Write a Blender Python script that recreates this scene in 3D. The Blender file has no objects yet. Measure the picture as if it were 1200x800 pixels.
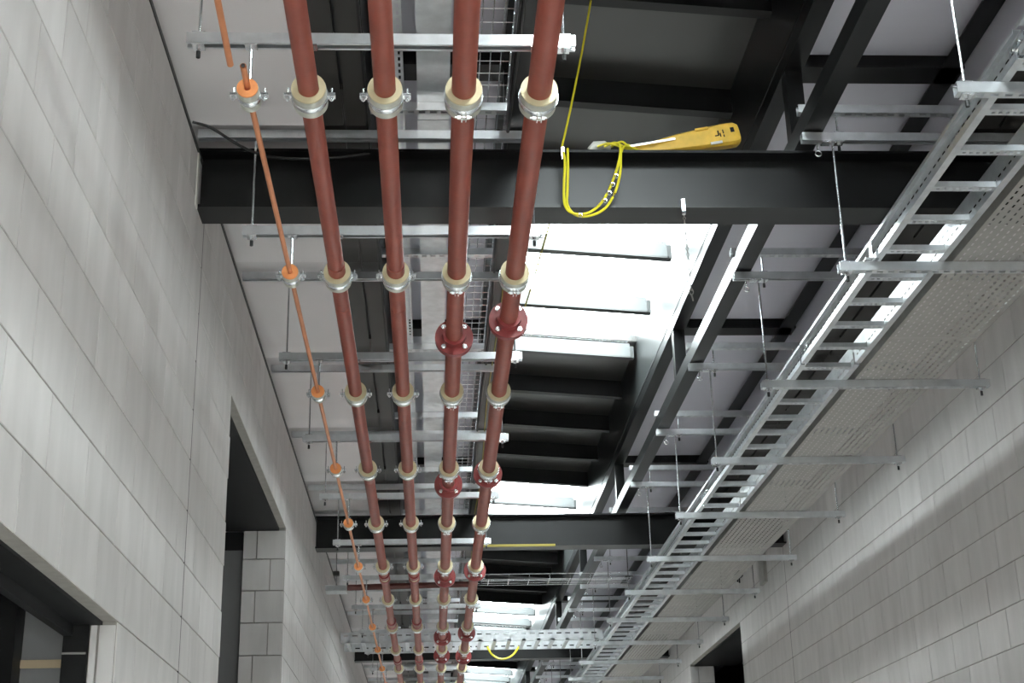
import bpy, math, random
from mathutils import Matrix, Vector
random.seed(7)
H = 1.6                       # eye height; every z below is given relative to the eye
C = bpy.context.scene.collection
S = bpy.context.scene

# ------------------------------------------------------------------ camera, sky, light, exposure
R = ((0.99841723, -0.00330344, 0.0561437),
     (-0.05137837, 0.35246666, 0.93441293),
     (-0.02287556, -0.93581854, 0.35173906))     # rows: world x, y, z in (right, down, forward)
cam = bpy.data.cameras.new('camera')
cam.sensor_width = 36.0
cam.lens = 1691.38 / 1200.0 * 36.0
cam.clip_start = 0.05
cam.clip_end = 200
co = bpy.data.objects.new('camera', cam)
C.objects.link(co)
m = Matrix.Identity(4)
for i in range(3):
    m[i][0] = R[i][0]; m[i][1] = -R[i][1]; m[i][2] = -R[i][2]
m[2][3] = H
co.matrix_world = m
S.camera = co

world = bpy.data.worlds.new('sky')
S.world = world
world.use_nodes = True
bg = world.node_tree.nodes['Background']
bg.inputs['Color'].default_value = (0.93, 0.97, 1.0, 1)
bg.inputs['Strength'].default_value = 38.0
world.cycles.sampling_method = 'MANUAL'
world.cycles.sample_map_resolution = 256

PITCH = 1.01
SKY = [(8.08 + 7.07 * n, 11.11 + 7.07 * n) for n in range(-2, 4)]


def zs(x):
    return 4.107 - 0.0748 * (x - 0.67)


for a, b in SKY:              # light portals: they only steer the sky's samples through the rooflights
    L = bpy.data.lights.new('skylight_portal', 'AREA')
    L.shape = 'RECTANGLE'; L.size = 1.3; L.size_y = b - a + 0.1
    L.cycles.is_portal = True
    lo = bpy.data.objects.new('skylight_portal', L)
    C.objects.link(lo)
    lo.location = (1.075, (a + b) / 2, H + 4.34)

L = bpy.data.lights.new('window_portal', 'AREA')  # portal for the glazed opening added behind the camera
L.shape = 'RECTANGLE'; L.size = 3.7; L.size_y = 2.0; L.cycles.is_portal = True
lo = bpy.data.objects.new('window_portal', L)
C.objects.link(lo)
lo.location = (1.09, -8.25, 1.0); lo.rotation_euler = (math.radians(90), 0, 0)

flash = bpy.data.lights.new('camera_flash', 'AREA')
flash.shape = 'DISK'; flash.size = 0.06; flash.energy = 13
flash.color = (1.0, 0.93, 0.84)
fo = bpy.data.objects.new('camera_flash', flash)
C.objects.link(fo)
fm = m.copy()
up = Vector((m[0][1], m[1][1], m[2][1])); bk = Vector((m[0][2], m[1][2], m[2][2]))
p = Vector((0, 0, H)) + up * 0.13 + bk * 0.02
for i in range(3):
    fm[i][3] = p[i]
fo.matrix_world = fm

S.view_settings.view_transform = 'Standard'
S.view_settings.look = 'None'
S.view_settings.gamma = 1
S.view_settings.use_curve_mapping = False
S.view_settings.exposure = 0.24
S.cycles.max_bounces = 10
S.cycles.diffuse_bounces = 6
S.cycles.transparent_max_bounces = 12
S.cycles.sample_clamp_indirect = 6


# ------------------------------------------------------------------ materials
def mat(name, col, rough=0.6, metal=0.0, var=0.0, scale=8.0, bump=0.0, stretch=(1, 1, 1), objvar=0.0, spec=0.5):
    mt = bpy.data.materials.new(name)
    mt.use_nodes = True
    nt = mt.node_tree; N = nt.nodes; L = nt.links
    b = N['Principled BSDF']
    b.inputs['Roughness'].default_value = rough
    b.inputs['Metallic'].default_value = metal
    b.inputs['Specular IOR Level'].default_value = spec
    b.inputs['Base Color'].default_value = (*col, 1)
    if var or bump or objvar:
        tc = N.new('ShaderNodeTexCoord'); mp = N.new('ShaderNodeMapping')
        mp.inputs['Scale'].default_value = stretch
        geo = N.new('ShaderNodeNewGeometry')
        L.new(geo.outputs['Position'], mp.inputs['Vector'])
        no = N.new('ShaderNodeTexNoise'); no.inputs['Scale'].default_value = scale
        no.inputs['Detail'].default_value = 5
        L.new(mp.outputs[0], no.inputs['Vector'])
        hsv = N.new('ShaderNodeHueSaturation')
        hsv.inputs['Color'].default_value = (*col, 1)
        mr = N.new('ShaderNodeMapRange')
        mr.inputs['From Min'].default_value = 0.3; mr.inputs['From Max'].default_value = 0.7
        mr.inputs['To Min'].default_value = 1 - var; mr.inputs['To Max'].default_value = 1 + var
        L.new(no.outputs['Fac'], mr.inputs['Value'])
        val = mr.outputs[0]
        if objvar:
            oi = N.new('ShaderNodeObjectInfo'); m2 = N.new('ShaderNodeMapRange')
            m2.inputs['To Min'].default_value = 1 - objvar; m2.inputs['To Max'].default_value = 1 + objvar
            L.new(oi.outputs['Random'], m2.inputs['Value'])
            mu = N.new('ShaderNodeMath'); mu.operation = 'MULTIPLY'
            L.new(val, mu.inputs[0]); L.new(m2.outputs[0], mu.inputs[1]); val = mu.outputs[0]
        L.new(val, hsv.inputs['Value'])
        L.new(hsv.outputs[0], b.inputs['Base Color'])
        if bump:
            bn = N.new('ShaderNodeTexNoise'); bn.inputs['Scale'].default_value = scale * 6
            L.new(mp.outputs[0], bn.inputs['Vector'])
            bp = N.new('ShaderNodeBump'); bp.inputs['Strength'].default_value = bump
            bp.inputs['Distance'].default_value = 0.01
            L.new(bn.outputs['Fac'], bp.inputs['Height']); L.new(bp.outputs[0], b.inputs['Normal'])
    return mt


M = dict(
    block=mat('grey_blockwork', (0.57, 0.548, 0.54), 0.9, 0, 0.07, 9, 0.08, (1, 1, 0.25), 0.05),
    mortar=mat('mortar', (0.30, 0.28, 0.26), 0.95, 0, 0.1, 20),
    soffit=mat('pale_soffit', (0.76, 0.73, 0.74), 0.22, 0, 0.02, 2),
    deck=mat('pale_deck', (0.62, 0.61, 0.68), 0.45, 0, 0.03, 2),
    black=mat('black_steel_paint', (0.005, 0.005, 0.0055), 0.42, 0, 0.25, 6, spec=0.2),
    steel=mat('charcoal_steel_paint', (0.0075, 0.0078, 0.0082), 0.33, 0, 0.15, 5, spec=0.25),
    strip=mat('dark_strip_paint', (0.024, 0.022, 0.020), 0.4, 0, 0.1, 5, spec=0.3),
    kerb=mat('grey_kerb_sheet', (0.022, 0.024, 0.024), 0.30, 0, 0.05, 4, spec=0.35),
    panel=mat('charcoal_roof_panel', (0.026, 0.0245, 0.0225), 0.28, 0, 0.04, 2, spec=0.5),
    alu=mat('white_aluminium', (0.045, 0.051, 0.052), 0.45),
    galv=mat('galvanised_steel', (0.66, 0.68, 0.70), 0.32, 0.85, 0.12, 14),
    galvd=mat('dull_galvanised_steel', (0.36, 0.345, 0.325), 0.45, 0.5, 0.10, 14),
    zinc=mat('bright_zinc', (0.75, 0.77, 0.79), 0.25, 0.9),
    red=mat('red_oxide_pipe', (0.25, 0.053, 0.033), 0.48, 0, 0.12, 12, 0.04),
    redf=mat('red_flange', (0.24, 0.034, 0.034), 0.42, 0, 0.10, 12),
    copper=mat('copper', (0.62, 0.25, 0.12), 0.42, 0.55, 0.10, 10),
    foam=mat('orange_foam', (0.85, 0.33, 0.12), 0.8, 0, 0.06, 20),
    cream=mat('cream_insulation', (0.60, 0.53, 0.34), 0.75, 0, 0.08, 20),
    floor=mat('concrete_floor', (0.62, 0.60, 0.57), 0.85, 0, 0.08, 1.5),
    dyellow=mat('dull_yellow', (0.36, 0.30, 0.05), 0.6),
    yellow=mat('yellow_cable', (0.80, 0.70, 0.03), 0.45),
    amber=mat('amber_plastic', (0.80, 0.50, 0.06), 0.5, 0, 0.12, 20),
    rubber=mat('black_rubber', (0.012, 0.012, 0.013), 0.5),
    foil=mat('pale_foil', (0.52, 0.52, 0.46), 0.35, 0.25, 0.15, 40),
    white=mat('white_plastic', (0.75, 0.74, 0.70), 0.5),
    door=mat('grey_door', (0.16, 0.16, 0.165), 0.6, 0, 0.05, 5),
    batten=mat('pale_wood', (0.42, 0.33, 0.22), 0.8),
    dred=mat('dark_red_pipe', (0.10, 0.018, 0.012), 0.5),
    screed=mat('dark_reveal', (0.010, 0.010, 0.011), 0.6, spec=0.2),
)
gl = bpy.data.materials.new('rooflight_glass'); gl.use_nodes = True
nt = gl.node_tree; nt.nodes.clear()
o_ = nt.nodes.new('ShaderNodeOutputMaterial'); mx = nt.nodes.new('ShaderNodeMixShader')
tr = nt.nodes.new('ShaderNodeBsdfTransparent'); gs = nt.nodes.new('ShaderNodeBsdfGlossy')
lf = nt.nodes.new('ShaderNodeLayerWeight'); pw = nt.nodes.new('ShaderNodeMath'); pw.operation = 'POWER'
pw.inputs[1].default_value = 5.0
lw = nt.nodes.new('ShaderNodeMath'); lw.operation = 'MULTIPLY_ADD'
lw.inputs[1].default_value = 0.9; lw.inputs[2].default_value = 0.04
nt.links.new(lf.outputs['Facing'], pw.inputs[0]); nt.links.new(pw.outputs[0], lw.inputs[0])
tr.inputs[0].default_value = (0.93, 0.96, 0.95, 1); gs.inputs['Roughness'].default_value = 0.03
nt.links.new(lw.outputs[0], mx.inputs[0]); nt.links.new(tr.outputs[0], mx.inputs[1])
nt.links.new(gs.outputs[0], mx.inputs[2]); nt.links.new(mx.outputs[0], o_.inputs[0])
M['glass'] = gl


# ------------------------------------------------------------------ mesh helpers
class MB:
    def __init__(s):
        s.v = []; s.f = []; s.sm = []

    def box(s, x0, x1, y0, y1, z0, z1, bev=0.0):
        n = len(s.v)
        if bev <= 0:
            for z in (z0, z1):
                for x, y in ((x0, y0), (x1, y0), (x1, y1), (x0, y1)):
                    s.v.append((x, y, z))
            for q in ((0, 3, 2, 1), (4, 5, 6, 7), (0, 1, 5, 4), (1, 2, 6, 5), (2, 3, 7, 6), (3, 0, 4, 7)):
                s.f.append(tuple(n + i for i in q)); s.sm.append(False)
        return s

    def slopebox(s, x0, x1, y0, y1, zf0, zf1):     # z given as functions of x
        n = len(s.v)
        for zf in (zf0, zf1):
            for x, y in ((x0, y0), (x1, y0), (x1, y1), (x0, y1)):
                s.v.append((x, y, zf(x)))
        for q in ((0, 3, 2, 1), (4, 5, 6, 7), (0, 1, 5, 4), (1, 2, 6, 5), (2, 3, 7, 6), (3, 0, 4, 7)):
            s.f.append(tuple(n + i for i in q)); s.sm.append(False)
        return s

    def tube(s, pts, r, seg=10, cap=True, smooth=True):
        P = [Vector(p) for p in pts]
        rr = r if isinstance(r, (list, tuple)) else [r] * len(P)
        n0 = len(s.v)
        for i, p in enumerate(P):
            if i == 0: d = P[1] - P[0]
            elif i == len(P) - 1: d = P[-1] - P[-2]
            else: d = (P[i + 1] - P[i]).normalized() + (P[i] - P[i - 1]).normalized()
            if d.length < 1e-9: d = prev
            d.normalize()
            prev = d
            a = Vector((0, 0, 1)) if abs(d.z) < 0.9 else Vector((1, 0, 0))
            u = d.cross(a).normalized(); w = u.cross(d)
            for k in range(seg):
                t = 2 * math.pi * k / seg
                q = p + (u * math.cos(t) + w * math.sin(t)) * rr[i]
                s.v.append(tuple(q))
        for i in range(len(P) - 1):
            for k in range(seg):
                a = n0 + i * seg + k; b = n0 + i * seg + (k + 1) % seg
                s.f.append((a, a + seg, b + seg, b)); s.sm.append(smooth)
        if cap:
            s.f.append(tuple(n0 + k for k in range(seg))); s.sm.append(False)
            e = n0 + (len(P) - 1) * seg
            s.f.append(tuple(e + k for k in reversed(range(seg)))); s.sm.append(False)
        return s

    def annulus(s, c, r0, r1, y0, y1, seg=24):     # ring around a y axis
        n0 = len(s.v)
        for (r, y) in ((r0, y0), (r1, y0), (r1, y1), (r0, y1)):
            for k in range(seg):
                t = 2 * math.pi * k / seg
                s.v.append((c[0] + r * math.cos(t), c[1] + y, c[2] + r * math.sin(t)))
        for j in range(4):
            for k in range(seg):
                a = n0 + j * seg + k; b = n0 + j * seg + (k + 1) % seg
                a2 = n0 + ((j + 1) % 4) * seg + k; b2 = n0 + ((j + 1) % 4) * seg + (k + 1) % seg
                s.f.append((a, b, b2, a2)); s.sm.append(j in (1, 3))
        return s

    def plate(s, us, vs, hole, fn):                # perforated sheet; fn(u, v) gives the point
        n0 = len(s.v); nv = len(vs)
        for u in us:
            for v in vs:
                s.v.append(fn(u, v))
        for i in range(len(us) - 1):
            for j in range(nv - 1):
                if hole(i, j): continue
                a = n0 + i * nv + j
                s.f.append((a, a + nv, a + nv + 1, a + 1)); s.sm.append(False)
        return s

    def mesh(s, name, material):
        me = bpy.data.meshes.new(name)
        me.from_pydata(s.v, [], s.f)
        me.polygons.foreach_set('use_smooth', s.sm)
        me.materials.append(material)
        me.update()
        me.set_sharp_from_angle(angle=math.radians(40))
        return me

    def obj(s, name, material, parent=None, loc=(0, 0, 0)):
        return link(name, s.mesh(name, material), parent, loc)


def link(name, me, parent=None, loc=(0, 0, 0)):
    o = bpy.data.objects.new(name, me)
    C.objects.link(o)
    if parent is not None:
        o.parent = parent; o.location = loc
    else:
        o.location = (loc[0], loc[1], loc[2] + H)
    return o


def tag(o, label=None, cat=None, group=None, kind=None):
    if label: o['label'] = label
    if cat: o['category'] = cat
    if group: o['group'] = group
    if kind: o['kind'] = kind
    return o


def thing(name, label, cat, loc=(0, 0, 0), group=None):
    return tag(link(name, None, None, loc), label, cat, group)


ORD = ['nearest', 'second', 'third', 'fourth', 'fifth', 'sixth', 'seventh', 'eighth', 'ninth', 'tenth', 'eleventh',
       'twelfth', 'thirteenth', 'fourteenth', 'fifteenth', 'sixteenth', 'seventeenth', 'eighteenth', 'nineteenth',
       'twentieth']


def holes(a, b, pitch, size, off=0.0):             # edges and the set of hole cells along a line
    e = [a]; hs = set()
    t = a + off
    while t + size < b - 0.004:
        if t > e[-1] + 1e-6: e.append(t)
        e.append(t + size); hs.add(len(e) - 2)
        t += pitch
    e.append(b)
    return e, hs


# ------------------------------------------------------------------ the setting
XL, XR = -1.037, 3.22
Y0, Y1 = -8.0, 36.0
ZF, ZT = -1.6, 3.70
tag(MB().box(XL - 2.4, XR + 2.4, Y0 - .3, Y1 + .3, ZF - 0.1, ZF).obj('floor', M['floor']), kind='structure')


def wall(name, side, xf, zdat, ztop, openings, y_single, yj, jo):
    """Blockwork wall: mortar core cut by the openings, one object per block up to y_single."""
    s = side                                       # -1: wall lies at x < xf
    T = 0.17 if s < 0 else 0.29
    core = MB()
    ys = sorted({Y0, Y1} | {o[0] for o in openings} | {o[1] for o in openings})
    xa, xb = sorted((xf + s * 0.004, xf + s * T))
    for a, b in zip(ys[:-1], ys[1:]):
        op = [o for o in openings if o[0] <= a and o[1] >= b]
        if not op: core.box(xa, xb, a, b, ZF, ztop)
        else: core.box(xa, xb, a, b, op[0][2], ztop)
    w = tag(core.obj(name, M['mortar']), kind='structure')
    far = MB()
    cache = {}
    g = 0.0032

    def block_mesh(L, h):
        key = (round(L, 3), round(h, 3))
        if key not in cache:
            mb = MB(); c = 0.0012
            x_in = s * 0.03
            n = 0
            ring = [((x_in), 0, 0, L, h), (s * c, 0, 0, L, h), (0, c, c, L - c, h - c)]
            for (x, y0, z0, y1, z1) in ring:
                mb.v += [(x, y0, z0), (x, y1, z0), (x, y1, z1), (x, y0, z1)]
            for j in range(2):
                for k in range(4):
                    a = j * 4 + k; b = j * 4 + (k + 1) % 4
                    mb.f.append((a, b, b + 4, a + 4) if s > 0 else (a, a + 4, b + 4, b)); mb.sm.append(False)
            mb.f.append((8, 9, 10, 11) if s > 0 else (11, 10, 9, 8)); mb.sm.append(False)
            cache[key] = mb.mesh('block', M['block'])
        return cache[key]

    k0 = int(math.floor((ZF - zdat) / 0.225)); k1 = int(math.ceil((ztop - zdat) / 0.225))
    for k in range(k0, k1 + 1):
        za = max(zdat + k * 0.225 + g, ZF); zb = min(zdat + (k + 1) * 0.225 - g, ztop)
        if zb - za < 0.03: continue
        off = 0.0 if (k + jo) % 2 == 0 else 0.225
        i0 = int(math.floor((Y0 - yj) / 0.45)) - 1; i1 = int(math.ceil((Y1 - yj) / 0.45)) + 1
        segs = []
        for i in range(i0, i1):
            a = yj + i * 0.45 + off; b = a + 0.45
            cuts = [(a, b)]
            if a < yj < b: cuts = [(a, yj), (yj, b)]
            for (c0, c1) in cuts:
                parts = [(c0, c1)]
                for (oa, ob, oz) in openings:
                    if (za + zb) / 2 < oz:
                        np_ = []
                        for (u, v) in parts:
                            if v <= oa or u >= ob: np_.append((u, v)); continue
                            if u < oa: np_.append((u, oa))
                            if v > ob: np_.append((ob, v))
                        parts = np_
                segs += parts
        for (a, b) in segs:
            a = max(a, Y0); b = min(b, Y1)
            if b - a < 0.06: continue
            ga = g; gb = g
            a += ga; b -= gb
            if 2.9 < b and a < y_single and zb > 0.2:
                link('block', block_mesh(b - a, zb - za), w, (xf, a, za))
            else:
                x0, x1 = sorted((xf, xf + s * 0.03))
                far.box(x0, x1, a, b, za, zb)
    tag(far.obj('far_blocks', M['block'], w), kind='stuff')
    return w


OPL = [(-0.5, 4.86, 0.844), (7.22, 10.2, 2.42)]
OPR = [(15.03, 18.17, 2.513)]
wl = wall('wall_left', -1, XL, 0.844, 3.094, OPL, 9.7, 6.07, 1)
wr = wall('wall_right', 1, XR, 2.513, 3.188, OPR, 15.0, 12.92, 0)
# upper closing of the walls behind the soffits, end walls and side rooms
tag(MB().box(XL - 2.3, XL - 2.2, Y0, Y1, ZF, ZT + .1).box(XL - .29, XL - .02, Y0, Y1, 3.22, ZT).obj('wall_left_outer', M['mortar']), kind='structure')
tag(MB().box(XR + 2.2, XR + 2.3, Y0, Y1, ZF, ZT + .1).box(XR + .02, XR + .29, Y0, Y1, 3.22, ZT).obj('wall_right_outer', M['mortar']), kind='structure')
tag(MB().box(XL - 2.3, XR + 2.3, Y1, Y1 + .2, ZF, 4.6).obj('wall_end', M['block']), kind='structure')
tag(MB().box(XL - 2.3, XL + .3, Y0 - .2, Y0, ZF, 4.6).box(XR - .3, XR + 2.3, Y0 - .2, Y0, ZF, 4.6)
    .box(XL + .3, XR - .3, Y0 - .2, Y0, .4, 4.6).obj('wall_back', M['block']), kind='structure')
tag(MB().box(XL + .3, XR - .3, Y0 - .12, Y0 - .11, ZF, .4).obj('window_8', M['glass']), kind='structure')  # unseen glazed opening, added behind the camera for soft fill light
tag(MB().box(-30, 32, Y0 - 40, Y0 - .3, ZF - .15, ZF - .05).obj('floor_outside', M['floor']), kind='structure')  # unseen ground, added to bounce sky light in through that opening

for x_, y_, z0_ in ((XL - .02, 6.07, ZF), (XR - .0005, 12.92, ZF)):
    MB().box(x_, x_ + .0205, y_ - .0045, y_ + .0045, z0_, 3.09).obj('movement_joint', M['rubber'], wl if x_ < 0 else wr, (0, 0, 0))
# ---- openings: a window by the camera, a recess with a grey door, an opening on the right
MB().box(XL - .17, XL - .05, OPL[0][0], OPL[0][1], .832, .844).box(XL - .17, XL - .14, OPL[0][0], OPL[0][1], .795, .832).obj('lintel', M['screed'], wl)
MB().box(XL - .30, XL - .002, 10.22, 10.5, ZF, 2.40).obj('pier_core', M['mortar'], wl)
MB().box(XL - .60, XL - .05, OPL[1][0], OPL[1][1], 2.40, 2.42).obj('lintel', M['screed'], wl)
MB().box(XR + .06, XR + .60, OPR[0][0], OPR[0][1], 2.495, 2.513).obj('lintel', M['screed'], wr)


def pier(y, x0, x1, ztop, parent, zd, k_first):
    """Blocks of a return face that looks at the camera."""
    for k in range(k_first, 40):
        zb = zd - k * 0.225 - .004; za = zb - 0.217
        if zb > ztop: zb = ztop - .002
        if za < ZF: break
        cuts = [x0, x0 + (x1 - x0) * (0.66 if k % 2 else 0.33), x1]
        for a, b in zip(cuts[:-1], cuts[1:]):
            mb = MB().box(a + .004, b - .004, -.012, .02, 0, zb - za)
            if k - k_first < 12:
                mb.obj('block', M['block'], parent, (0, y, za))
            else:
                pier.rest.box(a + .004, b - .004, y - .012, y + .02, za, zb)


pier.rest = MB()
pier(10.2, XL - .30, XL - .002, 2.40, wl, 2.42, 0)
tag(pier.rest.obj('far_blocks', M['block'], wl), kind='stuff'); pier.rest = MB()
pier(18.17, XR + .002, XR + .30, 2.49, wr, 2.513, 0)
tag(pier.rest.obj('far_blocks', M['block'], wr), kind='stuff')
pier.rest = MB()
pier(4.86, XL - .088, XL - .002, .832, wl, .844, 0)
tag(pier.rest.obj('far_blocks', M['block'], wl), kind='stuff')

d = tag(MB().box(-1.62, -1.345, 10.24, 10.29, ZF, 2.27).obj('door_1', M['door']), kind='structure')
MB().box(-1.62, -1.345, 10.23, 10.30, 2.27, 2.40).obj('door_frame', M['screed'], d)
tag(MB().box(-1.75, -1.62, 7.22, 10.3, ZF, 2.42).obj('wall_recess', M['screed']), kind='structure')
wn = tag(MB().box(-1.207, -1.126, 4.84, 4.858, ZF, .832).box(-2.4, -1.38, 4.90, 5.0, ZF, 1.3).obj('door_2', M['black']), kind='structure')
MB().box(-1.38, -1.15, 5.0, 5.03, ZF, 1.3).obj('door_panel', M['door'], wn)
MB().box(-1.38, -1.21, 4.992, 5.0, .715, .742).obj('transom', M['batten'], wn)
MB().box(-1.206, -1.13, 4.834, 4.84, .735, .741).obj('frame_joint', M['galvd'], wn)
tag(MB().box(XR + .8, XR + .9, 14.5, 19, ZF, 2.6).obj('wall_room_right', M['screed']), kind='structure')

# ---- ceiling: upper deck, roof panels and purlins, rooflights, lower soffits
ceil = tag(MB().box(XL - 2.3, .35, Y0, Y1, ZT, ZT + .1).box(1.80, XR + 2.3, Y0, Y1, ZT, ZT + .1).obj('ceiling', M['deck']), kind='structure')
tag(MB().box(XL - .02, XL + .004, Y0, Y1, 3.094, 3.115).obj('trim_1', M['rubber']), kind='structure')
ya = Y0
grid = [4.22 + 1.505 * i for i in range(-8, 22)]
cuts = [Y0] + [g_ - .022 for g_ in grid if Y0 < g_ < Y1] + [Y1]


def lipped(w, L, th):        # thin sheet, far edge shaped to roll down and catch light as sheen
    mb = MB()
    pr = [(0, 0)] + [(L - .17 + .17 * k / 8, -.021 * (k / 8) ** 2) for k in range(9)]
    n = len(pr)
    for x in (0, w):
        for (y, z) in pr: mb.v.append((x, y, z))
        for (y, z) in pr: mb.v.append((x, y, z + th))
    for i in range(n - 1):
        mb.f.append((i, i + 1, 2 * n + i + 1, 2 * n + i)); mb.sm.append(True)
        mb.f.append((n + i, 3 * n + i, 3 * n + i + 1, n + i + 1)); mb.sm.append(True)
        mb.f.append((i, n + i, n + i + 1, i + 1)); mb.sm.append(False)
        mb.f.append((2 * n + i, 2 * n + i + 1, 3 * n + i + 1, 3 * n + i)); mb.sm.append(False)
    mb.f.append((0, 2 * n, 3 * n, n)); mb.sm.append(False)
    mb.f.append((n - 1, 2 * n - 1, 4 * n - 1, 3 * n - 1)); mb.sm.append(False)
    return mb


for a, b in zip(cuts[:-1], cuts[1:]):
    for x0, x1 in ((XL - .30, -.53), (2.74, XR + .30)):
        lipped(x1 - x0, b - a - .006, .02).obj('soffit_panel', M['soffit'], ceil, (x0, a + .003, 3.195))

pk = [8.08 + PITCH * k for k in range(-16, 28)]


def in_sky(y):
    return any(a + .2 < y < b + .05 for a, b in SKY)


def panel_sky(y):
    return any(a < y < b for a, b in SKY)


KL, KR = .45, 1.70
for k, y in enumerate(pk):
    if in_sky(y): continue
    mb = MB().slopebox(KL, KR, y, y + .07, zs, lambda x: zs(x) + .155)
    mb.obj('purlin', M['black'], ceil)
for a, b in zip(pk[:-1], pk[1:]):
    if panel_sky((a + b) / 2): continue
    MB().slopebox(KL, KR, a, b, lambda x: zs(x) + .15, lambda x: zs(x) + .19).obj('roof_panel', M['panel'], ceil)
MB().slopebox(KL, KR, Y0, pk[0], lambda x: zs(x) + .15, lambda x: zs(x) + .19).obj('roof_panel', M['panel'], ceil)
MB().slopebox(KL, KR, pk[-1], Y1, lambda x: zs(x) + .15, lambda x: zs(x) + .19).obj('roof_panel', M['panel'], ceil)

for n, (a, b) in enumerate(SKY):
    w = tag(MB().slopebox(KL, KR, a - .0, a + .05, lambda x: zs(x) + .16, lambda x: zs(x) + .23)
            .slopebox(KL, KR, b + .07, b + .12, lambda x: zs(x) + .16, lambda x: zs(x) + .23)
            .obj('window_%d' % (n + 1), M['alu']), kind='structure')
    for k in range(1, 4):
        y = a + PITCH * k
        br = MB().slopebox(KL, KR - .06, y, y + .055, lambda x: zs(x) + .012, lambda x: zs(x) + .125).obj('glazing_bar', M['alu'], w)
        MB().slopebox(KL, KR - .05, y - .006, y + .061, zs, lambda x: zs(x) + .012).obj('bar_cap', M['kerb'], br)
        MB().slopebox(KR - .06, KR - .03, y - .006, y + .061, zs, lambda x: zs(x) + .10).obj('end_bracket', M['kerb'], br)
    for k in range(3):
        y = a + PITCH * k
        MB().slopebox(KL, KR, y + .005, y + PITCH - .0, lambda x: zs(x) + .135, lambda x: zs(x) + .143).obj('pane', M['glass'], w)

# kerb walls of the lantern
for side, x0, x1 in (('left', .41, KL), ('right', KR, 1.74)):
    tag(MB().box(x0, x1, Y0, Y1, 3.716, 4.36).obj('trim_' + ('2' if side == 'left' else '3'), M['kerb']), kind='structure')
tag(MB().box(1.6965, 1.70, Y0, Y1, 3.712, 3.720).obj('trim_6', M['rubber']), kind='structure')

MB().box(XL, XL + .006, 5.80, 5.84, 2.83, 3.09).obj('pocket_seal', M['white'], wl)
# ------------------------------------------------------------------ steelwork
BY = [(-1.08, -.90), (5.844, 6.022), (12.77, 12.95), (19.68, 19.86), (26.6, 26.78), (33.5, 33.68)]
BN = ['behind the camera', 'in the foreground, cable loop hanging on it', 'with the yellow strip on its bottom flange',
      'below the crossing cable tray', 'fourth along the corridor', 'last before the end wall']
for i, (a, b) in enumerate(BY):
    if i in (0,): continue
    t = thing('steel_beam', 'black steel I-beam across the corridor, ' + BN[i], 'beam', (0, a, 2.844), 'black beams across the corridor')
    w = b - a
    MB().box(XL - .03, XR + .0, 0, w, 0, .013).obj('flange', M['steel'], t)
    MB().box(XL - .03, XR + .0, 0, w, .279, .292).obj('flange', M['black'], t)
    MB().box(XL - .03, XR + .0, w / 2 - .005, w / 2 + .005, .013, .279).obj('web', M['steel'], t)

PY = [6.0 + 3.46 * k for k in range(-3, 9)]
for side, x0, nm in (('left', .345, 'left'), ('right', 1.70, 'right')):
    t = thing('roof_truss', 'dark steel truss of square tube along the %s side of the rooflights' % nm, 'truss', (x0, 0, 3.18), 'trusses beside the rooflights')
    MB().box(0, .09, Y0, Y1, 0, .095).obj('bottom_chord', M['steel'], t)
    MB().box(0, .09, Y0, Y1, .45, .535).obj('top_chord', M['steel'], t)
    for y in PY:
        link('post', post_me, t, (0, y, 0)) if side == 'right' else None
        if side == 'left':
            if y == PY[0]: post_me = MB().box(0.005, .085, -.04, .04, .095, .45).mesh('post', M['steel'])
            link('post', post_me, t, (0, y, 0))
for i, (x0, nm) in enumerate(((-.325, 'above the galvanised trays left of the rooflights'), (2.46, 'above the cable ladder right of the rooflights'))):
    t = thing('roof_girder', 'long black steel girder under the pale deck, ' + nm, 'girder', (x0, 0, 3.63))
    MB().box(0, .10, Y0, Y1, 0, .01).obj('flange', M['steel'], t)
    MB().box(.045, .055, Y0, Y1, .01, .07).obj('web', M['black'], t)
for k, y in enumerate(PY):
    if k < 3: continue
    for nm, x0, x1 in (('left', -.27, .345), ('right', 1.79, XR + .02)):
        t = thing('cross_beam', 'black steel cross beam under the pale deck on the %s, %s from the camera' % (nm, ORD[k - 3]), 'beam', (x0, y, 3.63), 'short cross beams under the deck')
        MB().box(0, x1 - x0, -.075, .075, 0, .012).obj('flange', M['steel'], t)
        MB().box(0, x1 - x0, -.072, .072, .012, .07).obj('web', M['black'], t)

# dark slotted steel strips in the soffit
for x0, x1, nm in ((-.52, -.385, 'left soffit, strip nearer the wall'), (-.37, -.285, 'left soffit, strip nearer the pipes'),
                   (2.45, 2.583, 'right soffit, strip over the cable ladder'), (2.597, 2.73, 'right soffit, strip over the perforated tray')):
    t = thing('steel_strip', 'flat dark steel strip running along the ' + nm, 'strip', (x0, 0, 3.195), 'dark soffit strips')
    for a, b in zip(cuts[:-1], cuts[1:]):
        lipped(x1 - x0, b - a - .006, .02).obj('strip_plate', M['strip'], t, (0, a + .003, 0))
    inner = x1 - x0 if nm.endswith(('wall', 'ladder')) else 0
    lp = MB().box(-.007 if inner == 0 else inner, 0 if inner == 0 else inner + .007, -.3, .12, .002, .028).mesh('link_plate', M['strip'])
    for g_ in grid: link('link_plate', lp, t, (0, g_, 0))
tag(MB().box(-.54, -.27, Y0, Y1, 3.23, 3.25).box(2.452, 2.75, Y0, Y1, 3.227, 3.24).obj('ceiling_backing', M['rubber']), kind='structure')
tag(MB().box(-.285, -.275, Y0, Y1, 3.195, ZT).obj('trim_4', M['black']), kind='structure')
tag(MB().box(2.575, 2.59, Y0, Y1, 3.24, ZT).obj('trim_5', M['deck']), kind='structure')

# ------------------------------------------------------------------ strut channels
cache = {}


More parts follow.
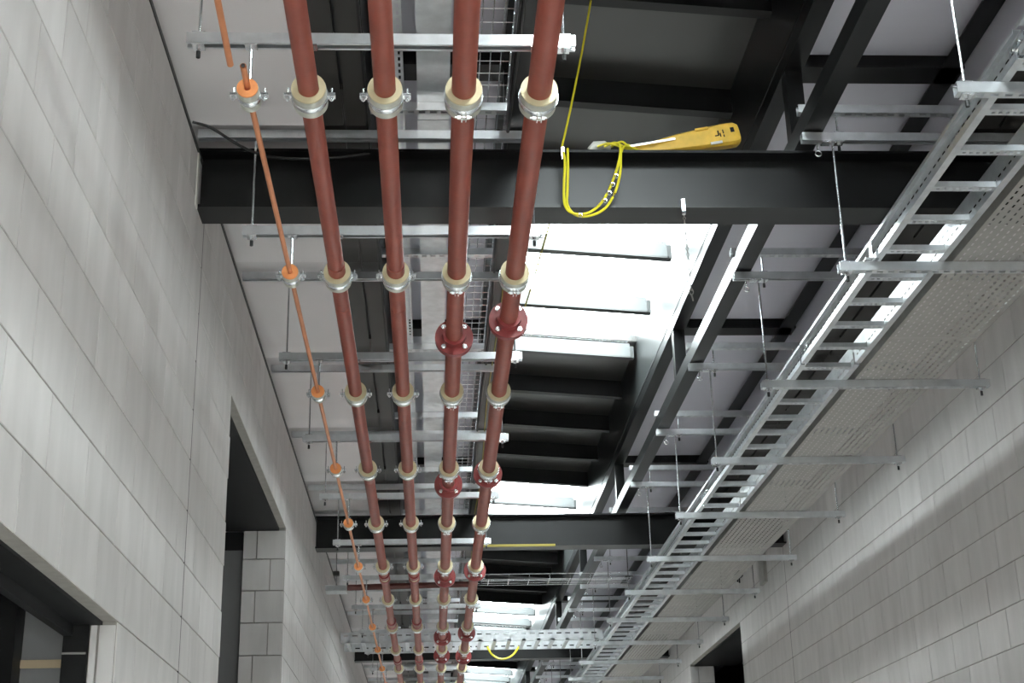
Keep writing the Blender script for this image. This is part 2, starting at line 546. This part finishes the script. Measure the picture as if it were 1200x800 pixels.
def strut_mesh(L, slotted):
    key = (round(L, 3), slotted)
    if key in cache: return cache[key]
    mb = MB(); w = .041; h = .041; t = .0025
    mb.box(0, L, -w / 2, -w / 2 + t, -h, 0).box(0, L, w / 2 - t, w / 2, -h, 0)
    if slotted:                                     # closed slotted back underneath, open on top
        us, hs = holes(0, L, .05, .028, .02)
        vs = [-w / 2, -.0065, .0065, w / 2]
        mb.plate(us, vs, lambda i, j: i in hs and j == 1, lambda u, v: (u, v, -h))
        mb.box(0, L, -w / 2, -w / 2 + .009, -t, 0).box(0, L, w / 2 - .009, w / 2, -t, 0)
    else:                                           # open side with lips underneath
        mb.box(0, L, -w / 2, w / 2, -t, 0)
        mb.box(0, L, -w / 2, -w / 2 + .010, -h, -h + t).box(0, L, w / 2 - .010, w / 2, -h, -h + t)
        mb.box(0, L, -w / 2 + .008, -w / 2 + .010, -h, -h + .009).box(0, L, w / 2 - .010, w / 2 - .008, -h, -h + .009)
    cache[key] = mb.mesh('channel_body', M['galv'])
    return cache[key]


def rod_mesh(L):
    k = ('rod', round(L, 3))
    if k not in cache: cache[k] = MB().tube([(0, 0, -.035), (0, 0, L)], .005, 6).mesh('threaded_rod', M['zinc'])
    return cache[k]


washer_me = MB().box(-.02, .02, -.02, .02, -.049, -.0415).tube([(0, 0, -.058), (0, 0, -.049)], .009, 6).mesh('washer_plate', M['zinc'])
cap_me = MB().tube([(0, 0, -.082), (0, 0, -.058)], .0075, 8).mesh('rod_cap', M['rubber'])
top_me = MB().box(-.022, .022, -.0215, .0215, 0, .004).mesh('washer_plate', M['zinc'])


def strut(x0, x1, y, ztop, slotted, label, group, rods=(), caps=True):
    t = thing('strut_channel', label, 'channel', (x0, y, ztop), group)
    link('channel_body', strut_mesh(x1 - x0, slotted), t)
    for (x, L) in rods:
        r = link('threaded_rod', rod_mesh(L), t, (x - x0, 0, 0))
        link('washer_plate', washer_me, t, (x - x0, 0, 0))
        link('washer_plate', top_me, t, (x - x0, 0, 0))
        if caps: link('rod_cap', cap_me, t, (x - x0, 0, -.005))
    return t


GY = [4.235, 5.755, 7.35, 8.86, 10.32, 11.83, 13.3, 14.8, 16.3, 17.8, 19.3, 20.9, 22.4, 23.9]
for i, y in enumerate(GY):
    o = ORD[i]
    dy = .0
    strut(-.815, .495, y, 2.70, False, 'galvanised channel carrying the red pipes, %s from the camera' % o,
          'channels carrying the pipes', [(-.775, .43 if i else .48), (.455, 1.0)])
    strut(1.795, 3.055, y, 2.53, True, 'slotted galvanised channel under the cable ladder and perforated tray, %s from the camera' % o,
          'channels carrying the ladder and tray', [(1.83, .60), (3.01, .60)])
    if i == 0: continue
    o = ORD[i - 1]
    strut(-1.03, .44, y, 3.172, False, 'long galvanised channel under the left soffit, %s from the camera' % o,
          'long channels under the left soffit', ())
    t = strut(1.69, 3.21, y, 3.172, False, 'galvanised channel under the right truss chord, %s from the camera' % o,
              'channels clamped under the right truss', [(1.86, .10), (2.40, .10)])
    eye = MB()
    eye.tube([(.07, 0, -.041), (.07, 0, -.085)], .004, 6)
    eye.tube([(.07 + .014 * math.cos(a_ * math.pi / 6), .0, -.099 + .014 * math.sin(a_ * math.pi / 6)) for a_ in range(13)], .0035, 6, False)
    eye.obj('eye_bolt', M['zinc'], t)
    MB().box(-.02, .02, -.02, .02, -.05, -.041).obj('washer_plate', M['zinc'], t, (.11, 0, 0))
    strut(-.27, .44, y, 3.316, True, 'upper galvanised channel under the wire basket, %s from the camera' % o,
          'upper channels on the left', ())
    strut(1.685, 3.21, y, 3.316, True, 'upper slotted channel on the right truss chord, %s from the camera' % o,
          'upper channels on the right', ())

# ------------------------------------------------------------------ pipes and clamps
PZ = 2.47
PIPES = [(-.400, .0345, 'leftmost red pipe'), (-.149, .036, 'second red pipe from the left'),
         (.112, .040, 'third red pipe from the left'), (.363, .041, 'rightmost red pipe')]
YE = 26.0
fl_cache = {}


def flange_parts(t, r, y):
    for q, yy in enumerate((0, .020)):
        k = (r, q)
        if k not in fl_cache:
            mb = MB().annulus((0, 0, 0), r, .092, yy, yy + .017, 32)
            if q == 0: mb.annulus((0, 0, 0), r, r + .016, -.045, 0.002, 24)
            else: mb.annulus((0, 0, 0), r, r + .016, .035, .085, 24)
            fl_cache[k] = mb.mesh('flange', M['redf'])
        f = link('flange', fl_cache[k], t, (0, y, 0))
        if q == 0:
            if 'bolt' not in fl_cache:
                fl_cache['bolt'] = MB().tube([(0, -.012, 0), (0, 0, 0)], .013, 6, True, False).tube([(0, -.024, 0), (0, -.012, 0)], .008, 6, True, False).tube([(0, 0, 0), (0, .037, 0)], .007, 6, True, False).tube([(0, .037, 0), (0, .052, 0)], .012, 6, True, False).mesh('bolt', M['zinc'])
            for a_ in range(4):
                th = math.pi / 4 + a_ * math.pi / 2
                link('bolt', fl_cache['bolt'], f, (.071 * math.cos(th), 0, .071 * math.sin(th)))


FL = {2: [6.50, 9.22, 12.25, 15.45, 16.75, 20.2], 3: [6.27, 8.965, 12.0, 15.2, 16.85, 20.0]}
SL = {0: [12.1, 14.42, 17.0], 1: [12.1, 14.42, 17.0]}
for i, (x, r, nm) in enumerate(PIPES):
    t = thing('red_pipe', 'long red oxide pipe hung under the channels, ' + nm, 'pipe', (x, 0, PZ), 'red pipes')
    seams = [1.0] + ([3.0, 6.1, 9.1, 12.2, 15.2, 18.2, 21.2] if i < 2 else [3.3] + FL[i]) + [YE]
    seams = sorted(set(seams))
    for a, b in zip(seams[:-1], seams[1:]):
        MB().tube([(0, a, 0), (0, b - .004, 0)], r, 24).obj('pipe_length', M['red'], t)
    if i >= 2:
        for y in FL[i]: flange_parts(t, r, y)
    else:
        for y in SL[i]:
            MB().annulus((0, 0, 0), r, r + .012, 0, .09, 24).annulus((0, 0, 0), r, r + .012, .16, .25, 24).obj('sleeve', M['redf'], t, (0, y, 0))
            MB().annulus((0, 0, 0), r, r + .006, .09, .16, 24).obj('joint_band', M['cream'], t, (0, y, 0))
        for y in (5.66,):
            MB().annulus((0, 0, 0), r, r + .003, -.03, .040, 24).obj('sleeve', M['red'], t, (0, y, 0))
t = thing('copper_pipe', 'thin copper pipe running along the corridor left of the red pipes', 'pipe', (-.600, 0, PZ), 'copper pipes')
MB().tube([(0, 4.07, .012), (0, 4.3, 0), (0, 9, 0), (0, YE, 0)], .0105, 12).obj('pipe_length', M['copper'], t)
MB().tube([(0, 4.066, .012), (0, 4.069, .012)], .007, 10).obj('pipe_bore', M['rubber'], t)
t = thing('copper_pipe_end', 'loose end of a copper pipe coming in from the top of the picture', 'pipe', (-.625, 3.97, 2.425), 'copper pipes')
MB().tube([(0, 0, 0), (.0, -1.2, .14), (.03, -2.6, .2)], .0105, 12).obj('pipe_length', M['copper'], t)

cl = {}


def clamp(i, n, y):
    x, r, nm = (PIPES[i] if i < 4 else (-.600, .0105, 'thin copper pipe'))
    R_ = {0: .057, 1: .057, 2: .061, 3: .062, 4: .035}[i]
    t = thing('pipe_clamp', '%s %s ring clamp from the camera on the %s' % (ORD[n], 'orange' if i == 4 else 'cream', nm),
              'clamp', (x, y, PZ), 'clamps on the %s' % nm)
    if i not in cl:
        a = MB().annulus((0, 0, 0), r + .0005, R_, -.05, .05, 32).mesh('insulation_ring', M['foam' if i == 4 else 'cream'])
        b = MB().annulus((0, 0, 0), R_ + .0013, R_ + .003, -.014, .014, 32).annulus((0, 0, 0), R_ + .003, R_ + .0055, -.004, .004, 32).mesh('clamp_band', M['zinc'])
        cs = []
        if i in (0, 1, 4):
            for s in (-1, 1):
                c = MB(); cs.append(c)
                e = s * (R_ + .016)
                c.box(min(s * R_, s * (R_ + .028)), max(s * R_, s * (R_ + .028)), -.012, .012, .003, .006)
                c.box(min(s * R_, s * (R_ + .028)), max(s * R_, s * (R_ + .028)), -.012, .012, -.006, -.003)
                c.tube([(e, 0, -.02), (e, 0, .028)], .0035, 6).tube([(e, 0, -.016), (e, 0, -.006)], .008, 6, True, False)
        else:
            c = MB(); cs.append(c)
            for s in (-1, 1):
                c.box(s * .007 - .0015, s * .007 + .0015, -.012, .012, -R_ - .030, -R_ + .002)
            c.tube([(-.03, 0, -R_ - .016), (.026, 0, -R_ - .016)], .0035, 6).tube([(-.022, 0, -R_ - .016), (-.010, 0, -R_ - .016)], .008, 6, True, False).tube([(.010, 0, -R_ - .016), (.020, 0, -R_ - .016)], .008, 6, True, False)
        cs = [c.mesh('clamp_bolt', M['zinc']) for c in cs]
        d = MB().tube([(0, 0, R_ + .002), (0, 0, 2.70 - .040 - PZ)], .006, 8).tube([(0, 0, R_ + .002), (0, 0, R_ + .016)], .011, 6, True, False).box(-.02, .02, -.019, .019, 2.70 - .046 - PZ, 2.70 - .0415 - PZ).mesh('clamp_rod', M['zinc'])
        fo_ = MB().annulus((0, 0, 0), R_ + .0001, R_ + .0012, -.044, .05, 32).mesh('foil_sleeve', M['foil'])
        cl[i] = [a, fo_, b, d] + cs
    for nme, me in zip(('insulation_ring', 'foil_sleeve', 'clamp_band', 'clamp_rod', 'clamp_bolt', 'clamp_bolt'), cl[i]):
        link(nme, me, t)


for i in (4, 0, 1, 2, 3):
    for n, y in enumerate(GY[:12]):
        clamp(i, n, y)

# ------------------------------------------------------------------ trays above the pipes
t = thing('cable_duct', 'wide flat galvanised cable duct lying on the upper channels left of the rooflights', 'duct', (-.058, 0, 3.317))
for a, b in zip([Y0] + [2.9 + 3 * k for k in range(11)], [2.9 + 3 * k for k in range(11)] + [Y1 - .5]):
    MB().box(0, .145, a + .002, b - .002, 0, .05).obj('duct_length', M['galv'], t)
t = thing('slotted_tray', 'narrow slotted galvanised tray beside the wide flat duct', 'tray', (-.205, 0, 3.317))
us = [0, .012, .022, .040, .050, .068, .078, .09]; vs, hv = holes(1.0, 20.0, .05, .028, .01)
MB().plate(us, vs, lambda i, j: i in (1, 3, 5) and (j in hv), lambda u, v: (u, v, 0)).box(0, .0015, 1, 20, 0, .025).box(.0885, .09, 1, 20, 0, .025).obj('tray_body', M['galv'], t)
t = thing('wire_basket', 'galvanised wire mesh cable basket between the third and fourth red pipes', 'basket', (.125, 0, 3.322))
mb = MB()
for x in (0, .045, .09, .135, .18, .225):
    mb.tube([(x, 1.0, 0), (x, 24, 0)], .0026, 4, False)
for x in (0, .225):
    mb.tube([(x, 1.0, .03), (x, 24, .03)], .0022, 4, False); mb.tube([(x, 1.0, .056), (x, 24, .056)], .0026, 4, False)
mb.obj('long_wires', M['zinc'], t)
mb = MB()
y = 3.0
while y < 24:
    mb.tube([(0, y, .056), (0, y, .004), (.225, y, .004), (.225, y, .056)], .0024, 4, False); y += .1
tag(mb.obj('cross_wires', M['zinc'], t), kind='stuff')

# ------------------------------------------------------------------ cable ladder
LX0, LX1, LZ, LH = 1.980, 2.236, 2.531, .113      # faces of the two webs


def rail_mesh(xw, outward, L):
    mb = MB()
    us, hu = holes(0, L, .055, .03, .012)
    vs = [0, .030, .038, .068, .076, LH]
    mb.plate(us, vs, lambda i, j: i in hu and j in (1, 3), lambda u, v: (xw, u, v))
    xo = xw + outward * .030
    x0, x1 = sorted((xw, xo))
    mb.box(x0, x1, 0, L, 0, .0018).box(x0, x1, 0, L, LH - .0018, LH)
    a, b = sorted((xo, xo - outward * .0018))
    mb.box(a, b, 0, L, LH - .016, LH).box(a, b, 0, L, 0, .030)
    return mb.mesh('side_rail', M['galv'])


def rung_mesh():
    mb = MB(); L = LX1 - LX0 - .004; w = .041; h = .024
    us, hs = holes(0, L, .026, .014, .016)
    mb.plate(us, [-w / 2, -.006, .006, w / 2], lambda i, j: i in hs and j == 1, lambda u, v: (u, v, 0))
    mb.box(0, L, -w / 2, -w / 2 + .002, 0, h).box(0, L, w / 2 - .002, w / 2, 0, h)
    mb.box(0, L, -w / 2, -w / 2 + .010, h - .002, h).box(0, L, w / 2 - .010, w / 2, h - .002, h)
    return mb.mesh('rung', M['galv'])


rl = rail_mesh(0, -1, 2.996); rr_ = rail_mesh(LX1 - LX0, 1, 2.996); rg = rung_mesh()
cp = MB()
us, hu = holes(0, .24, .04, .022, .010)
cp.plate(us, [0, .022, .034, .052, .064, .086], lambda i, j: i in hu and j in (1, 3), lambda u, v: (-.002, u - .12, v + .012))
coup = cp.mesh('coupler', M['zinc'])
cb = MB()
cb.tube([(-.012, 0, 0), (-.002, 0, 0)], .009, 6, True, False)
coupb = cb.mesh('bolt', M['zinc'])
for k in range(1, 9):
    y = -1.97 + 3.02 * (k + 0)
    if y > 25: break
    t = thing('cable_ladder', 'galvanised cable ladder length along the right side, %s from the camera' % ORD[k - 1], 'ladder', (LX0, y, LZ), 'cable ladder lengths')
    link('side_rail', rl, t); link('side_rail', rr_, t)
    for j in range(10):
        link('rung', rg, t, (.002, .21 + .302 * j - .15, .003))
    c_ = link('coupler', coup, t, (0, 3.008, 0))
    for yy in (-.08, -.03, .03, .08):
        for zz in (.035, .075): link('bolt', coupb, c_, (0, yy, zz))
t = thing('rail_bracket', 'small white angle bracket standing on the channel at the ladder rail', 'bracket', (1.935, 5.72, 2.531))
MB().box(0, .004, -.02, .02, 0, .085).box(-.03, .03, -.02, .02, 0, .004).obj('angle', M['zinc'], t)

# ------------------------------------------------------------------ perforated tray by the right wall
TX, TW = 2.306, .462
ncol = 12
us = [0]
for c_ in range(ncol):
    x = .022 + c_ * .0365
    us += [x, x + .008]
us.append(TW)
for k in range(9):
    y = -2.3 + 3.0 * k
    if k < 2: continue
    vs = [i_ * .025 for i_ in range(121)]
    vs[-1] = 2.996

    def hole(i, j):
        if i % 2 == 0: return False
        return ((i // 2) + j) % 2 == 0 and 0 < j < 119
    mb = MB().plate(us, vs, hole, lambda u, v: (u, v, 0))
    t = thing('perforated_tray', 'wide perforated galvanised tray length between ladder and right wall, %s from the camera' % ORD[k - 2], 'tray', (TX, y, 2.533), 'perforated tray lengths')
    mb.obj('tray_bottom', M['galvd'], t)
    MB().box(0, .0018, 0, 2.996, 0, .05).box(0, .012, 0, 2.996, .048, .05).obj('tray_side', M['galvd'], t)
    MB().box(TW - .0018, TW, 0, 2.996, 0, .05).box(TW - .012, TW, 0, 2.996, .048, .05).obj('tray_side', M['galvd'], t)

# ------------------------------------------------------------------ crossing runs further down
for nm, y, z in (('crossing_tray', 16.42, 2.570), ):
    t = thing('crossing_tray', 'bright galvanised cable ladder crossing from the left wall to the long ladder', 'ladder', (-1.02, y, z))
    L = 2.96
    us, hu = holes(0, L, .10, .055, .03)
    for yy in (0, .62):
        MB().plate(us, [0, .03, .045, .075, .09, .12], lambda i, j: i in hu and j == (3 if yy == 0 else 1), lambda u, v: (u, yy, v)).box(0, L, yy, yy + .025, 0, .002).box(0, L, yy, yy + .025, .118, .12).obj('side_rail', M['galv'], t)
    for j in range(18):
        MB().box(.06 + j * .165, .10 + j * .165, 0, .62, .003, .025).obj('rung', M['galv'], t)
t = thing('crossing_basket', 'thin wire basket crossing below the dark roof panels past the second beam', 'basket', (.36, 14.05, 2.80))
mb = MB()
for yy in (0, .1, .2, .3):
    mb.tube([(0, yy, 0), (1.62, yy, 0)], .002, 4, False)
for yy in (0, .3): mb.tube([(0, yy, .05), (1.62, yy, .05)], .003, 4, False)
for j in range(9): mb.tube([(j * .2, 0, .05), (j * .2, 0, 0), (j * .2, .3, 0), (j * .2, .3, .05)], .003, 4, False)
mb.obj('wires', M['zinc'], t)
t = thing('crossing_pipe', 'dark red pipe crossing above the long pipes from the left wall bracket', 'pipe', (-.83, 14.2, 2.765))
MB().tube([(0, 0, 0), (1.20, 0, .02)], .030, 16).obj('pipe_length', M['dred'], t)
t = thing('wall_bracket', 'pale bracket box on the left wall holding the dark red crossing pipe', 'bracket', (XL, 14.2, 2.72))
MB().box(0, .205, -.10, .10, .0, .004).box(0, .205, -.10, -.096, 0, .05).obj('bracket_body', M['galv'], t)
MB().tube([(.10, -.02, .004), (.10, -.02, .40)], .006, 6).obj('threaded_rod', M['zinc'], t)
MB().box(.07, .13, -.05, .01, .16, .20).obj('rod_clip', M['rubber'], t)

# ------------------------------------------------------------------ cables, chain, site light
t = thing('cable_loop', 'bright yellow cable looped over the foreground beam and hanging down', 'cable', (0, 5.80, 2.84))


def P2(px, py, y):        # helper used only to write down measured points of the hanging loop
    d = (px - 600, py - 400, 1691.38)
    w_ = [sum(R[i][j] * d[j] for j in range(3)) for i in range(3)]
    return (w_[0] * y / w_[1], y, w_[2] * y / w_[1])


def rel(pts, o):
    return [(p[0] - o[0], p[1] - o[1], p[2] - o[2]) for p in pts]


def smooth(pts, n=5):
    out = []
    Q = [Vector(p) for p in pts]
    for i in range(len(Q) - 1):
        p0 = Q[max(i - 1, 0)]; p1 = Q[i]; p2 = Q[i + 1]; p3 = Q[min(i + 2, len(Q) - 1)]
        for k in range(n):
            u = k / n
            out.append(.5 * ((2 * p1) + (p2 - p0) * u + (2 * p0 - 5 * p1 + 4 * p2 - p3) * u * u + (3 * p1 - p0 - 3 * p2 + p3) * u ** 3))
    out.append(Q[-1])
    return [tuple(q) for q in out]


o = (0, 5.80, 2.84)
A_ = [P2(659, 174, 5.83), P2(662, 190, 5.80), P2(661, 215, 5.80), P2(662, 240, 5.80), P2(672, 250, 5.79), P2(690, 249, 5.79), P2(706, 236, 5.80), P2(718, 212, 5.80), P2(725, 190, 5.82), P2(727, 174, 5.83), P2(722, 168, 5.88), P2(706, 171, 5.9)]
B_ = [P2(665, 174, 5.83), P2(665.5, 195, 5.81), P2(665, 220, 5.81), P2(665, 240, 5.81), P2(675, 252, 5.80), P2(692, 252.5, 5.80), P2(710, 243, 5.81), P2(722, 222, 5.81), P2(727, 200, 5.82), P2(728, 178, 5.83), P2(735, 170, 5.9), P2(742, 174, 5.92)]
MB().tube(smooth(rel(A_, o)), .0062, 8).obj('cable_strand', M['yellow'], t)
MB().tube(smooth(rel(B_, o)), .0062, 8).obj('cable_strand', M['yellow'], t)
mb = MB()
mb = None
for q in [P2(722, 207, 5.79), P2(718, 217, 5.79), P2(714, 227, 5.79), P2(709, 236, 5.79), P2(680, 253, 5.79)]:
    c_ = rel([q], o)[0]
    mb = MB().tube([(c_[0] + .008 * math.cos(a_), c_[1] - .008, c_[2] + .010 * math.sin(a_)) for a_ in [k * math.pi / 5 for k in range(11)]], .0018, 5, False)
    mb.obj('wire_coil', M['zinc'], t)
t = thing('yellow_line', 'thin yellow line rising from the foreground beam to the roof', 'cable', (.6, 5.83, 3.13))
pts = [P2(658, 174, 5.83), P2(668, 130, 5.9), P2(682, 60, 6.0), P2(694, -10, 6.1), P2(700, -60, 6.15)]
MB().tube(smooth(rel(pts, (.6, 5.83, 3.13)), 3), .0050, 8).obj('line', M['yellow'], t)
MB().box(-.004, .010, -.014, -.002, -.055, .005).obj('clip', M['zinc'], t)
t = thing('yellow_tail', 'thin yellow line slanting down below the foreground beam beside the rightmost red pipe', 'cable', (.55, 6.03, 2.84))
pts = [P2(644, 262, 6.03), P2(636, 290, 6.3), P2(626, 325, 6.8), P2(615, 360, 7.4)]
MB().tube(smooth(rel(pts, (.55, 6.03, 2.84)), 3), .0045, 6).obj('line', M['dyellow'], t)

t = thing('site_light', 'yellow plastic site light lying tilted on top of the foreground beam', 'light', (.95, 5.94, 3.14))
o = (.95, 5.94, 3.14)
q0 = rel([P2(738, 178, 5.93)], o)[0]; q1 = rel([P2(866, 157, 5.93)], o)[0]
d = Vector(q1) - Vector(q0); Ld = d.length; d.normalize()
u = Vector((0, 1, 0)); w_ = d.cross(u); w_ = w_ if w_.z > 0 else -w_
mb = MB()
secs = [(0, .008, .008), (.03, .018, .015), (.45, .044, .028), (.86, .058, .032), (.955, .056, .032), (.99, .044, .028), (1.0, .020, .018)]
n0 = 0
prof = [(-1, -.6), (-.8, -1), (.8, -1), (1, -.6), (1, .6), (.8, 1), (-.8, 1), (-1, .6)]
for (s_, hh, dd) in secs:
    for (a_, b_) in prof:
        q = Vector(q0) + d * (Ld * s_) + w_ * (hh * a_) + u * (dd * b_)
        mb.v.append(tuple(q))
for i in range(len(secs) - 1):
    for k in range(8):
        mb.f.append((i * 8 + k, i * 8 + (k + 1) % 8, i * 8 + 8 + (k + 1) % 8, i * 8 + 8 + k)); mb.sm.append(False)
mb.f.append(tuple(range(8))); mb.sm.append(False)
mb.f.append(tuple((len(secs) - 1) * 8 + k for k in reversed(range(8)))); mb.sm.append(False)
mb.obj('case', M['amber'], t)


def on_case(s_, a_, ls, la, name, mt, up=.004):    # small raised piece on the case's front face
    mb = MB()
    c_ = Vector(q0) + d * (Ld * s_) + w_ * a_ - u * .0325
    V = [c_ + d * (i * ls) + w_ * (j * la) - u * k for k in (0, up) for (i, j) in ((-1, -1), (1, -1), (1, 1), (-1, 1))]
    mb.v = [tuple(q) for q in V]
    mb.f = [(0, 1, 2, 3), (7, 6, 5, 4), (0, 4, 5, 1), (1, 5, 6, 2), (2, 6, 7, 3), (3, 7, 4, 0)]; mb.sm = [False] * 6
    mb.obj(name, mt, t)


on_case(.93, .012, .009, .012, 'hang_hole', M['screed'], .002)
for s_, a_, ls, la in ((.80, .006, .003, .013), (.78, -.006, .008, .0025), (.815, -.005, .0025, .010), (.845, .010, .0025, .010), (.845, -.012, .0025, .006)):
    on_case(s_, a_, ls, la, 'marking', M['screed'], .0015)
on_case(.66, .040, .030, .006, 'clip', M['amber'], .006)
on_case(.76, -.043, .028, .006, 'clip', M['white'], .006)
on_case(.20, .012, .11, .005, 'lens_strip', M['galv'], .004)
t = thing('cable_plug', 'white and yellow cable connector lying on the foreground beam beside the site light', 'plug', (.77, 5.92, 3.14))
o = (.77, 5.92, 3.14)
MB().tube(rel([P2(690, 176, 5.9), P2(697, 171, 5.9), P2(708, 170, 5.9), P2(716, 173, 5.9)], o), [.012, .022, .020, .010], 12).obj('plug_body', M['white'], t)
for k in range(3):
    MB().tube(smooth(rel([P2(700 + 8 * k, 172, 5.88), P2(712 + 8 * k, 168 - k, 5.87), P2(724 + 6 * k, 171, 5.87), P2(740 + 4 * k, 176, 5.9)], o), 4), .005, 6).obj('cable_strand', M['yellow'], t)

t = thing('hanging_chain', 'thin chain with shackles hanging below the foreground beam at the rooflight', 'chain', (1.14, 5.84, 2.85))
o = (1.14, 5.84, 2.85)
MB().box(-.008, .008, -.012, .0, -.03, .03).tube([(0, -.006, -.045), (0, -.006, -.03)], .009, 6).obj('clip', M['zinc'], t)
a_ = Vector((0, -.006, -.04)); b_ = Vector(rel([P2(810, 340, 6.3)], o)[0])
mb = MB(); nl = 26
for k in range(nl):
    u0 = a_.lerp(b_, k / nl); u1 = a_.lerp(b_, (k + 1.15) / nl); off = Vector((.005, 0, 0)) if k % 2 else Vector((0, .005, 0))
    mb.tube([tuple(u0), tuple(u0.lerp(u1, .3) + off), tuple(u0.lerp(u1, .7) + off), tuple(u1), tuple(u0.lerp(u1, .7) - off), tuple(u0.lerp(u1, .3) - off), tuple(u0)], .0022, 4, False)
mb.obj('chain_links', M['galvd'], t)
c_ = b_
MB().tube([(c_.x + .010 * math.cos(k * math.pi / 5), c_.y, c_.z - .008 + .014 * math.sin(k * math.pi / 5)) for k in range(11)], .003, 5, False).tube([(c_.x, c_.y, c_.z - .02), (c_.x + .006, c_.y, c_.z - .055)], .004, 6).obj('hook', M['galvd'], t)

t = thing('yellow_batten', 'thin yellow strip along the bottom flange of the second beam', 'strip', (.45, 12.76, 2.845))
MB().box(0, .66, -.03, 0, -.012, .006).obj('strip_body', M['dyellow'], t)
t = thing('black_cable', 'black cable drooping from the left wall along the top of the foreground beam', 'cable', (-1.03, 5.7, 3.13))
o = (-1.03, 5.7, 3.13)
pts = [P2(226, 143, 5.55), P2(248, 150, 5.55), P2(280, 170, 5.6), P2(310, 182, 5.7), P2(350, 186, 5.8), P2(400, 184, 5.82), P2(450, 176, 5.9)]
MB().tube(smooth(rel(pts, o)), .0065, 8).obj('cable_strand', M['rubber'], t)
# cables on the left truss chord
for k, (mt, nm, x, z) in enumerate((('rubber', 'black cable clipped along the left truss chord', .352, 3.172), ('yellow', 'yellow cable clipped along the left truss chord', .40, 3.170))):
    t = thing('chord_cable', nm, 'cable', (x, 0, z))
    pts = [(.01 * math.sin(y * 1.7 + k), y, -.012 * abs(math.sin(y * 2.1 + k))) for y in [(1.5 if k == 0 else 7.4) + .35 * j for j in range(40 if k == 0 else 24)]]
    MB().tube(pts, .007 if k == 0 else .0035, 6).obj('cable_strand', M['rubber' if k == 0 else 'dyellow'], t)
t = thing('yellow_hoop', 'yellow cable hanging in a curve below the crossing ladder', 'cable', (1.0, 16.9, 2.50))
o = (1.0, 16.9, 2.50)
MB().tube(smooth(rel([P2(571, 757.5, 17.03), P2(577, 767, 17.03), P2(588, 772, 17.03), P2(600, 768, 17.03), P2(608, 757.5, 17.03)], o)), .012, 6).obj('cable_strand', M['yellow'], t)
t = thing('wall_box', 'small grey box fixed high on the right wall below the perforated tray', 'box', (XR, 13.62, 2.66))
MB().box(-.03, 0, 0, .22, .0, .32).obj('box_body', M['galvd'], t)
t = thing('wall_clip', 'small black clip on the right wall past the grey box', 'bracket', (XR, 14.75, 2.93))
MB().box(-.07, 0, -.05, .05, 0, .06).obj('clip_body', M['rubber'], t)
MB().tube([(-.05, 0, -.05), (-.05, 0, 0)], .008, 6).tube([(-.02, .05, -.05), (-.02, .05, 0)], .008, 6).obj('pegs', M['rubber'], t)
